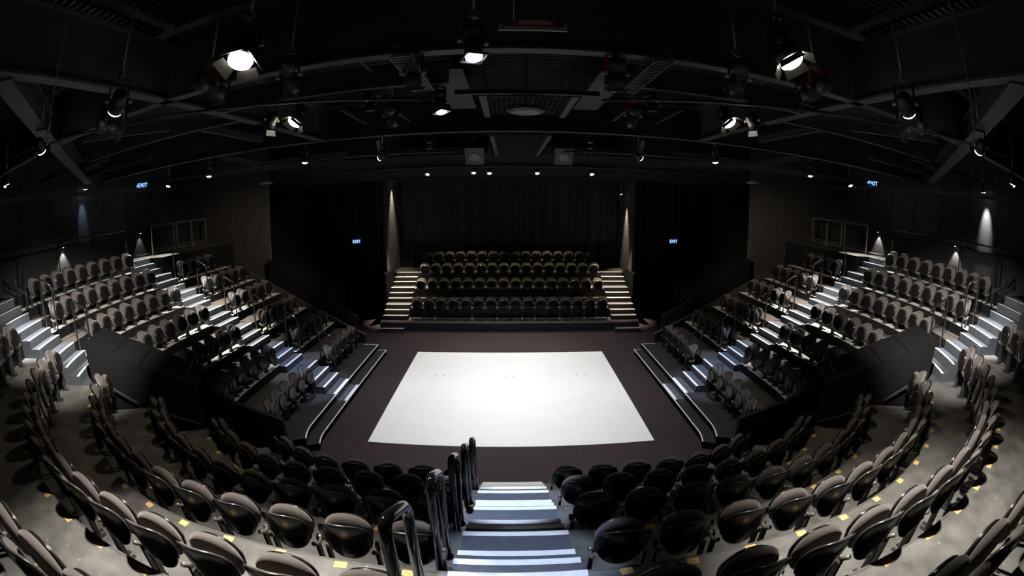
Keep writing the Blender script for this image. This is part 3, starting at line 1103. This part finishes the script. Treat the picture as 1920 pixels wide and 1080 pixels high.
ZB = 6.5
ibeam('deep steel beam crossing the hall above the front seats', (-13.4, 4.32, ZB), (13.4, 4.32, ZB), 0.9, 0.16)
ibeam('deep steel beam crossing the whole hall above the stage front', (-12.9, 9.75, ZB), (13.3, 9.75, ZB), 0.75, 0.2)
ibeam('far steel beam crossing the hall before the opposite bank', (-13.4, 16.1, 6.2), (13.4, 16.1, 6.2), 0.45, 0.2)
ibeam('steel header beam directly above the alcove opening', (-13.4, 18.75, 5.93), (13.4, 18.75, 5.93), 0.5, 0.18)
for sgn in (-1, 1):
    nm = SIDE[sgn]
    ibeam(f'lengthwise steel beam at {nm} running from above the camera', (sgn * 4.3, -1.5, ZB), (sgn * 4.3, 9.6, ZB), 0.75, 0.2)
    ibeam(f'heavy diagonal steel brace at upper {nm} running down to the wall', (sgn * 4.4, 1.65, ZB - 0.02), (sgn * 13.0, 9.2, ZB - 0.02), 0.35, 0.28, group='diagonal braces')
    ibeam(f'light purlin above the front seats at {nm}, between the deep beams', (sgn * 4.2, 5.55, ZB), (0.175 + sgn * 0.97, 5.55, ZB), 0.3, 0.08)
    if sgn < 0:
        ibeam('short purlin closing the near end of the central catwalk', (-0.80, 6.22, ZB), (1.21, 6.22, ZB), 0.07, 0.07, 0.02)
    ibeam(f'long pipe-thin steel edge beam along the {nm} wall', (sgn * 12.75, 1.0, 6.12), (sgn * 12.75, 15.3, 6.12), 0.12, 0.06, 0.02)
    # secondary purlins of the side roof
    for i, (x0, y0, x1, y1) in enumerate(((4.45, 4.62, 7.1, 4.62), (4.45, 6.72, 9.5, 6.72), (9.2, 7.15, 13.2, 7.15), (5.67, 6.85, 5.72, 9.3), (8.9, 8.5, 12.4, 8.5), (7.46, 5.05, 5.96, 6.2))):
        bm = nb()
        beam(bm, (sgn * x0, y0, ZB + .16), (sgn * x1, y1, ZB + .16), 0.08, 0.14)
        tag(obj('roof_purlin', bm, M_STEEL), f'thin roof purlin at {nm}, ' + ('running across nearest the camera', 'running across beyond the red-yoked lantern', 'running across by the wall panels', 'running lengthwise between two purlins', 'farthest by the wall, near the brace foot', 'short slanting one beside the lamp')[i], 'roof purlin', f'thin purlins of the {nm} roof')
    for i, (x0, y0, x1, y1) in enumerate(((3.0, 7.5, 3.03, 9.2), (1.77, 4.7, 1.77, 6.4), (2.07, 6.7, 2.10, 9.2))):
        bm = nb()
        beam(bm, (sgn * x0, y0, 6.72), (sgn * x1, y1, 6.72), 0.035, 0.05)
        tag(obj('roof_rod', bm, M_STEEL), f'slim lengthwise rod {nm} of centre under the ribbed deck, ' + ('outermost of three', 'nearest the camera', 'just beyond the nearest')[i], 'rod', f'slim rods {nm} of centre')
    # chain falling beside the camera end
    bm = nb()
    for q in range(34):
        z0_ = 7.44 - q * 0.05
        tube(bm, [(sgn * 3.55 + (0.008 if q % 2 else -0.008), 1.95, z0_), (sgn * 3.55 - (0.008 if q % 2 else -0.008), 1.95, z0_ - 0.055)], 0.006, 6)
    tag(obj('hanging_chain', bm, M_GSTEEL), f'thin steel chain hanging at upper {nm} from the roof deck', 'chain', 'hanging chains')
    # pendant dome lamp over the far end of the side bank
    r_ = empty('pendant_lamp', f'small pale pendant dome lamp high over the far {nm} seats', 'pendant lamp', (sgn * 8.7, 14.6, 5.95), 0, 'pendant dome lamps')
    bm = nb()
    tube(bm, [(0, 0, 0.12), (0, 0, 0.10), (0, 0, 0.04), (0, 0, 0.0)], [0.03, 0.10, 0.22, 0.27], 24)
    obj('shade', bm, mat('fitting_dome', (0.5, 0.48, 0.44), 0.35), r_)
    bm = nb()
    tube(bm, [(0, 0, 0.10), (0, 0, 2.45)], 0.008, 6)
    obj('cord', bm, M_CAN, r_)
    for i, (x0, y0, x1, y1, z) in enumerate(((4.6, 12.2, 9.5, 12.9, 6.45), (5.5, 14.0, 11.0, 13.1, 6.4), (3.0, 10.0, 4.6, 15.9, 6.5), (7.5, 10.0, 8.3, 15.9, 6.5))):
        bm = nb()
        beam(bm, (sgn * x0, y0, z), (sgn * x1, y1, z), 0.08, 0.14)
        tag(obj('roof_strut', bm, M_STEEL), f'slim roof strut over the {nm} side bank, {ORD[i + 1]} from the camera', 'roof strut', f'slim struts over the {nm} bank')
    # lighting bar over the front of the side bank
    bm = nb()
    tube(bm, [(sgn * 1.2, 6.0, 6.40), (sgn * 9.5, 2.6, 6.40)], 0.024, 8)
    tag(obj('lighting_bar', bm, M_CAN), f'black lighting bar hung over the {nm} corner seats', 'lighting bar', 'lighting bars')
    bm = nb()
    tube(bm, [(sgn * 1.4, 11.9, 6.32), (sgn * 12.6, 11.9, 6.32)], 0.024, 8)
    tag(obj('lighting_bar', bm, M_CAN), f'black lighting bar hung across the {nm} side of the stage', 'lighting bar', 'lighting bars')
    # cable ladder: slatted tray
    bm = nb()
    X0, X1 = (-1.16, -0.96) if sgn < 0 else (1.31, 1.49)
    Z = 6.40
    for x in (X0, X1):
        beam(bm, (x, 4.02, Z), (x, 5.44, Z), 0.012, 0.05)
    for j in range(18):
        y = 4.05 + j * 0.08
        beam(bm, (X0, y, Z), (X1, y, Z), 0.028, 0.02)
    for y in (4.5, 5.3):
        tube(bm, [(X0, y, Z), (X0, y, 7.28)], 0.008, 6)
    tag(obj('cable_tray', bm, M_GSTEEL if sgn < 0 else mat('dull_steel', (0.12, 0.115, 0.11), 0.5, metal=0.4)), f'slatted steel cable tray {nm} of centre under the roof', 'cable tray', 'slatted cable trays')
    bm = nb()
    GX = -1.08 if sgn < 0 else 1.45
    for j in range(7):
        box(bm, GX - 0.10 + j * 0.03, GX - 0.10 + j * 0.03 + 0.01, 4.18, 4.21, 6.47, 6.56)
    box(bm, GX - 0.12, GX + 0.12, 4.17, 4.22, 6.56, 6.58)
    box(bm, GX - 0.12, GX + 0.12, 4.17, 4.22, 6.445, 6.465)
    tag(obj('dimmer_grille', bm, mat('dull_steel', (0.12, 0.115, 0.11), 0.5, metal=0.4)), f'small slotted steel box end on the deep beam {nm} of centre', 'grille', 'slotted box ends')
    # hanging wide speaker
    r_ = empty('loudspeaker', f'dark box loudspeaker hung {nm} of centre beyond the round fitting', 'loudspeaker', (0.25 + sgn * 1.23, 12.6, 6.38), 0, 'hanging loudspeakers')
    bm = nb()
    box(bm, -0.26, 0.26, -0.15, 0.15, -0.36, 0.22)
    bmesh.ops.rotate(bm, verts=bm.verts, cent=(0, 0, 0), matrix=Matrix.Rotation(0.75, 3, 'X') )
    obj('cabinet', bm, mat('speaker_grey', (0.025, 0.025, 0.027), 0.6), r_)
    bm = nb()
    tube(bm, [(0, -0.155, -0.1), (0, -0.165, -0.1)], 0.14, 24)
    bmesh.ops.rotate(bm, verts=bm.verts, cent=(0, 0, 0), matrix=Matrix.Rotation(0.75, 3, 'X'))
    obj('driver', bm, mat('speaker_ring', (0.04, 0.04, 0.04), 0.35), r_)
    bm = nb()
    tube(bm, [(0, 0, 0.1), (0, 0, 2.02)], 0.02, 8)
    obj('hanger', bm, M_CAN, r_)
    # vertical brown-lit duct plate
    bm = nb()
    box(bm, 0.25 + (0.9 if sgn > 0 else -1.35), 0.25 + (1.35 if sgn > 0 else -0.9), 5.75, 8.4, 6.75, 6.78)
    for y in (5.9, 8.2):
        tube(bm, [(0.25 + sgn * 1.1, y, 6.77), (0.25 + sgn * 1.1, y, 7.28)], 0.01, 6)
    tag(obj('ceiling_plate', bm, mat('plate_grey', (0.05, 0.05, 0.055), 0.6)), f'flat grey ceiling plate {nm} of the central catwalk', 'plate', 'flat plates beside the catwalk')

# corrugated roof deck between the deep beams
bm = nb()
for j in range(44):
    y = 4.45 + j * 0.12
    box(bm, -4.15, 4.15, y, y + 0.055, 7.28, 7.34)
box(bm, -4.15, 4.15, 4.44, 9.66, 7.342, 7.38)
tag(obj('roof_deck', bm, M_DECK), 'ribbed dark steel roof deck over the middle of the hall', 'roof deck')
bm = nb()
for j in range(56):
    y = -2.5 + j * 0.12
    box(bm, -13.2, -4.4, y, y + 0.055, 7.45, 7.52)
    box(bm, 4.4, 13.2, y, y + 0.055, 7.45, 7.52)
    box(bm, -4.15, 4.15, y if y < 4.2 else y, y + 0.055, 7.45, 7.52)
tag(obj('roof_deck', bm, M_DECK), 'ribbed dark steel roof deck above the camera end of the hall', 'roof deck')

# central catwalk: rails and mesh
for i, (y0, y1, lab) in enumerate(((6.62, 8.4, 'nearer the camera'), (11.0, 15.95, 'farther, before the opposite bank'))):
    r_ = empty('catwalk', f'central mesh catwalk under the roof, {lab}', 'catwalk', (0, 0, 0), 0, 'central catwalks')
    hw = 0.69 if i == 0 else 0.70
    z = 6.62
    for s in (-1, 1):
        bm = nb()
        beam(bm, (0.25 + s * hw, y0, z), (0.25 + s * hw, y1, z), 0.11, 0.10)
        for y in (y0 + 0.2, y1 - 0.2):
            tube(bm, [(0.25 + s * hw, y, z), (0.25 + s * hw, y, 7.28 if i == 0 else 8.39)], 0.012, 6)
        obj('side_beam', bm, mat('catwalk_steel', (0.09, 0.085, 0.085), 0.5), r_)
    bm = nb()
    n_ = int((y1 - y0) / 0.16)
    for j in range(n_):
        y = y0 + 0.08 + j * 0.16
        beam(bm, (0.25 - hw + .05, y, z), (0.25 + hw - .05, y, z), 0.018, 0.012)
    for j in range(15):
        x = 0.25 - hw + 0.1 + j * (2 * hw - 0.2) / 14
        beam(bm, (x, y0, z + .014), (x, y1, z + .014), 0.010, 0.010)
    obj('mesh_floor', bm, mat('mesh_steel', (0.08, 0.09, 0.10), 0.5, metal=0.4), r_)
r_ = empty('ceiling_fitting', 'round pale domed fitting under the roof near the centre', 'ceiling fitting', (0.20, 6.56, 6.3))
bm = nb()
tube(bm, [(0, 0, 0.0), (0, 0, 0.03), (0, 0, 0.06)], [0.25, 0.29, 0.27], 32)
obj('rim', bm, mat('fitting_rim', (0.12, 0.11, 0.10), 0.4), r_)
bm = nb()
tube(bm, [(0, 0, 0.0), (0, 0, -0.012), (0, 0, -0.02)], [0.235, 0.19, 0.05], 32)
obj('dome', bm, mat('fitting_dome', (0.5, 0.48, 0.44), 0.35), r_)
bm = nb()
tube(bm, [(0, -0.1, 0.05), (0, -0.1, 0.98)], 0.010, 8)
obj('rod', bm, M_CAN, r_)

# red load label on its bar
r_ = empty('load_label', 'red safe-load label plate above a pale steel bar at top centre', 'sign', (0.09, 2.72, 6.15))
bm = nb()
box(bm, -0.215, 0.215, 0.0, 0.02, -0.055, -0.03)
obj('bar', bm, mat('pale_bar', (0.5, 0.48, 0.46), 0.5), r_)
bm = nb()
box(bm, -0.118, 0.135, 0.008, 0.016, -0.028, 0.022)
pl = obj('plate', bm, M_REDL, r_)
bm = nb()
box(bm, -0.085, 0.112, 0.005, 0.0075, -0.014, 0.016)
obj('sticker', bm, M_PAPER, pl)
t_ = text_mesh('WLL', 0.022, M_INK, pl, (-0.062, 0.0045, 0.001), (PI / 2, 0, 0), 0.0005)
for x in (-0.2, 0.205):
    bm = nb()
    tube(bm, [(x, 0.0, -0.017), (x, 0.012, -0.017)], 0.012, 14)
    obj('bolt', bm, mat('pale_bar', (0.5, 0.48, 0.46), 0.5), r_)
bm = nb()
tube(bm, [(-0.12, 0.012, 0.02), (-0.12, 0.012, 1.30)], 0.003, 6)
obj('wire', bm, M_GSTEEL, r_)

# ---------------------------------------------------------------- lanterns
def lantern(label, pos, target, size, lens, kind='fresnel', red=False, lit=None, hang=0.35, group='stage lanterns', hood=0.0):
    """pos = centre of the lens; body points towards target"""
    pos, target = Vector(pos), Vector(target)
    root = empty('stage_light', label, 'stage light', pos, 0, group)
    q = (target - pos).to_track_quat('-Z', 'Y').to_matrix()
    r, l = size, size * (2.3 if kind == 'fresnel' else 4.2)
    def rot(bm):
        bmesh.ops.rotate(bm, verts=bm.verts, cent=(0, 0, 0), matrix=q)
    bm = nb()
    prof = [(0.0, 1.0), (0.35, 1.0), (0.36, 0.86), (0.8, 0.86), (0.97, 0.62), (1.0, 0.2)] if kind == 'fresnel' else [(0.0, 1.0), (0.45, 1.0), (0.46, 0.78), (0.62, 0.78), (0.64, 1.1), (0.92, 1.05), (1.0, 0.4)]
    tube(bm, [(0, 0, 0.012 + t * l) for t, _ in prof], [r * s for _, s in prof], 20)
    rot(bm)
    obj('housing', bm, M_CAN, root)
    bm = nb()
    tube(bm, [(0, 0, 0.010), (0, 0, -r * 0.12), (0, 0, -r * 0.3), (0, 0, -r * 0.38)], [r * 0.92, r * 0.88, r * 0.6, r * 0.25], 24)
    rot(bm)
    obj('lens', bm, lens, root)
    if kind == 'fresnel':
        bm = nb()
        for k in range(4):
            a = k * PI / 2
            R3 = Matrix.Rotation(a, 3, 'Z')
            w1, w2, h = r * 0.8, r * 1.0, r * 0.75
            P = [Vector((-w1, r * 1.02, 0)), Vector((w1, r * 1.02, 0)), Vector((w2, r * 1.02 + h * 0.75, -h * 0.75)), Vector((-w2, r * 1.02 + h * 0.75, -h * 0.75))]
            off = Vector((0, 0, 0.004))
            va = [bm.verts.new(R3 @ p) for p in P]
            vb = [bm.verts.new(R3 @ (p + off)) for p in P]
            bm.faces.new(va[::-1]); bm.faces.new(vb)
            for z_ in range(4):
                bm.faces.new((va[z_], va[(z_ + 1) % 4], vb[(z_ + 1) % 4], vb[z_]))
        rot(bm)
        obj('barn_door', bm, M_DOOR, root)
    else:
        bm = nb()
        s_ = r * 1.15
        beam(bm, (-s_, -s_, 0.0), (s_, -s_, 0.0), 0.012, 0.02)
        beam(bm, (-s_, s_, 0.0), (s_, s_, 0.0), 0.012, 0.02)
        beam(bm, (-s_, -s_, 0.0), (-s_, s_, 0.0), 0.012, 0.02)
        beam(bm, (s_, -s_, 0.0), (s_, s_, 0.0), 0.012, 0.02)
        rot(bm)
        obj('colour_frame', bm, M_CAN, root)
    if hood:  # keeps the glowing lens of the added wash lanterns out of sight
        bm = nb()
        n_ = 24
        rings = []
        for rr, zz in ((r * 1.02, 0.01), (r * 1.10, -hood), (r * 1.06, -hood), (r * 0.98, 0.01)):
            rings.append([bm.verts.new((rr * math.cos(2 * PI * k / n_), rr * math.sin(2 * PI * k / n_), zz)) for k in range(n_)])
        for a_, b_ in zip(rings, rings[1:] + rings[:1]):
            for k in range(n_):
                bm.faces.new((a_[k], a_[(k + 1) % n_], b_[(k + 1) % n_], b_[k]))
        rot(bm)
        obj('hood', bm, M_CAN, root)
    # yoke and clamp in world orientation
    c = q @ Vector((0, 0, l * 0.5))
    side = (q @ Vector((1, 0, 0)))
    side = Vector((side.x, side.y, 0)).normalized()
    top = c + Vector((0, 0, r * 1.0 + hang * 0.5))
    bm = nb()
    pts = [c + side * r * 1.12, c + side * r * 1.12 + Vector((0, 0, r + hang * 0.35)), c - side * r * 1.12 + Vector((0, 0, r + hang * 0.35)), c - side * r * 1.12]
    for a, b in zip(pts, pts[1:]):
        beam(bm, a, b, 0.03, 0.008, upv=(0.3, 0.8, 0.1))
    obj('yoke', bm, M_RED if red else M_CAN, root)
    bm = nb()
    a = c + Vector((0, 0, r + hang * 0.35))
    wx, wy = pos.x + a.x, pos.y + a.y
    ztop = 8.4
    if abs(wx) < 4.15 and 4.44 < wy < 9.66:
        ztop = 7.28
    elif -2.5 < wy < 4.2 and (abs(wx) < 4.15 or 4.4 < abs(wx) < 13.2):
        ztop = 7.45
    if abs(abs(wx) - 4.3) < 0.14 and -1.5 < wy < 9.6:
        ztop = max(ZB, a.z + pos.z + 0.05)
    tube(bm, [a, Vector((a.x, a.y, ztop - pos.z))], 0.012, 8)
    beam(bm, a + Vector((0, 0, 0.02)), a + Vector((0, 0, 0.09)), 0.07, 0.05)
    obj('clamp', bm, M_GSTEEL, root)
    for s in (-1, 1):
        bm = nb()
        tube(bm, [c + side * s * r * 1.1, c + side * s * (r * 1.1 + 0.05)], 0.022, 10)
        obj('tilt_knob', bm, M_GSTEEL, root)
    if lit:
        watts, deg, colr, blend = lit
        fw = (target - pos).normalized()
        lo = spot(pos + fw * (max(r * 1.2, hood * 0.95) + 0.02), target, watts, deg, colr, blend, r * 0.8)
    return root

K = 1.0   # common lamp level
# big fresnels facing the camera side
lantern('large glowing fresnel lantern, brightest lamp at upper left', (-2.12, 2.94, 6.2), (-2.1, 1.4, 2.6), 0.12, M_GELW, lit=(2500 * K, 72, NEUT, 1.0))
lantern('large glowing fresnel lantern, brightest lamp at upper right', (2.10, 2.87, 6.2), (3.5, 1.6, 2.6), 0.12, M_GELW, lit=(2500 * K, 72, NEUT, 1.0))
for sgn in (-1, 1):
    nm = SIDE[sgn]
    lantern(f'glowing flood lantern near the {nm} lengthwise beam, beside a red-clamped lantern', (sgn * 3.80, 2.98, 6.15), (sgn * 9.4, 5.7, 2.6), 0.10, M_GELW, lit=(3800 * K, 50, NEUT, 0.8))
    lantern(f'glowing lantern pair member over the {nm} front of the stage', (sgn * 3.0, 5.72, 6.2), (sgn * 5.2, 3.4, 1.8), 0.11, M_GELW, lit=(200 * K, 66, WARM, 0.6))
    lantern(f'dark lantern with barn doors beside the glowing one over {nm} stage front', (sgn * 3.38, 5.6, 6.17), (sgn * 6.0, 6.4, 3.0), 0.10, M_GELO)
    lantern(f'small glowing lantern far out at upper {nm} near the wall', (sgn * 6.15, 3.29, 6.2), (sgn * 10.3, 8.0, 2.8), 0.09, M_GELW, lit=(1100 * K, 40, NEUT, 0.6))
    lantern(f'dark profile lantern with red yoke hung below the {nm} glowing flood', (sgn * 4.56, 3.7, 6.12), (sgn * 3.8, 7.0, 5.2), 0.09, M_GELO, 'profile', True)
    lantern(f'dark profile lantern with red yoke between the two bright {nm} lamps', (sgn * 2.9, 3.75, 6.22), (sgn * 2.4, 6.5, 5.4), 0.09, M_GELO, 'profile', True)
    lantern(f'dark profile lantern {nm} of centre beside the cable tray', (sgn * 1.0, 4.4, 6.15), (sgn * 1.0, 5.2, 4.0), 0.08, M_GELO, 'profile', sgn > 0)
    lantern(f'dark profile lantern {nm} of centre beyond the cable tray', (sgn * 1.65, 6.2, 6.1), (sgn * 1.5, 8.0, 4.0), 0.08, M_GELO, 'profile', sgn > 0)
    lantern(f'dark profile lantern hanging outside the {nm} bright fresnel', (sgn * 2.15, 4.0, 6.15), (sgn * 2.2, 5.4, 4.4), 0.09, M_GELO, 'profile')
    # lamps over the side bank
    lantern(f'small lit downlight on the {nm} lighting bar over the aisle stairs', (sgn * 5.2, 10.7, 6.15), (sgn * 5.5, 10.45, 0.7), 0.08, M_GELC, 'profile', lit=(1500 * K, 30, COOL, 0.5))
    lantern(f'small downlight aimed at the middle of the {nm} aisle stairs', (sgn * 8.7, 11.0, 6.15), (sgn * 8.6, 10.5, 2.4), 0.08, M_GELS, 'profile', lit=(4200 * K, 56, NEUT, 0.7))
    lantern(f'small downlight aimed at the top of the {nm} aisle stairs', (sgn * 11.4, 11.9, 6.15), (sgn * 11.5, 10.9, 3.8), 0.08, M_GELS, 'profile', lit=(1100 * K, 62, NEUT, 0.5))
    lantern(f'small round lamp over the {nm} side of the far stage', (sgn * 3.3, 11.2, 6.15), (sgn * 9.6, 14.6, 2.9), 0.08, M_GELS, lit=(950 * K, 52, WARM, 0.9))
    lantern(f'small lamp by the {nm} wall above the corner stairs', (sgn * 9.3, 4.0, 6.15), (sgn * 9.35, 4.9, 2.8), 0.08, M_GELS, lit=(2600 * K, 42, (0.96, 0.96, 1.0), 0.6))
    # wash along the wall panels
    lantern(f'slim lit fixture close to the {nm} wall panels', (sgn * 13.22, 6.9 if sgn > 0 else 9.2, 6.35), (sgn * 13.52, 6.93 if sgn > 0 else 9.25, 5.55), 0.07, M_GELC, 'profile', lit=((750 if sgn > 0 else 80) * K, 36, (0.95, 0.96, 0.95) if sgn > 0 else COOL, 0.9))
    # added unseen wash lanterns, put between the beams to brighten the white floor
    for y, lab, pw in ((8.0, 'front', 560), (11.3, 'middle', 330), (14.6, 'far', 560)):
        lantern(f'added unseen wash lantern pointing down at the {lab} {nm} of the white floor', (sgn * 2.6, y, 6.9), (sgn * 2.2, y + (0.5 if y < 9 else -0.5 if y > 14 else 0), 0), 0.09, M_GELS, lit=(pw * (1.55 if y != 11.3 else 1.15) * K, 80, (0.97, 0.98, 1.0), 0.8), hang=0.3, hood=0.17)
lantern('bright blue-white profile lantern hanging at top centre', (-0.33, 3.47, 6.15), (0.0, 2.75, 2.2), 0.075, M_GELC, 'profile', lit=(900 * K, 29, COOL, 0.5))
lantern('smaller blue-white profile lantern behind the top centre one', (-0.90, 5.68, 6.15), (-0.02, 4.9, 0.9), 0.075, M_GELC, 'profile', lit=(2000 * K, 25, COOL, 0.3))
for i, (x, y) in enumerate(((-3.05, 16.8), (-1.31, 16.6), (-0.75, 17.0), (1.03, 17.0), (3.08, 16.9))):
    lantern(f'small warm lamp in the row above the opposite bank, {ORD[i + 1]} from the left', (x, y, 6.02), (x * 1.3, 14.0, 0.0), 0.075, M_GELS, lit=(90 * K, 80, WARM, 0.7), group='lamps above the opposite bank')
for sgn in (-1, 1):
    nm = SIDE[sgn]
    lantern(f'lamp washing the block wall {nm} of the opposite bank', (sgn * 5.02, 20.05, 6.1 if sgn < 0 else 5.35), (sgn * 5.32, 20.15, 3.9 if sgn < 0 else 3.0), 0.06, M_GELS, lit=(900 * K if sgn < 0 else 1100 * K, 46 if sgn < 0 else 38, WARM, 0.9), hang=0.5)
    lantern(f'top lamp over the {nm} stairs of the opposite bank', (sgn * 4.2, 19.6, 6.15), (sgn * 4.5, 18.75, 1.0), 0.07, M_GELS, lit=(6000 * K, 33, WARM, 0.7))
    lantern(f'lamp over the {nm} half of the opposite seats', (sgn * 1.8, 20.3, 6.15), (sgn * 1.9, 18.7, 1.0), 0.07, M_GELS, lit=(560 * K, 76, WARM, 0.7))
    # little wall lights
    for i, y in enumerate((8.25, 12.3)):
        r_ = empty('wall_light', f'small downlight glowing on the {nm} wall, {"nearer the camera" if i == 0 else "beside the entrance landing"}', 'wall light', (sgn * 13.5, y, 4.66), 0, 'small wall downlights')
        bm = nb()
        box(bm, -0.06, 0.06, -0.04, 0.04, 0.0, 0.10)
        obj('housing', bm, M_CAN, r_)
        bm = nb()
        tube(bm, [(0, 0, -0.002), (0, 0, -0.008)], 0.03, 12)
        obj('lens', bm, M_GELS, r_)
        spot((sgn * 13.47, y, 4.64), (sgn * 13.60, y, 3.9), (170 if not (i == 1 and sgn < 0) else 30), 62, NEUT, 0.5, 0.02)
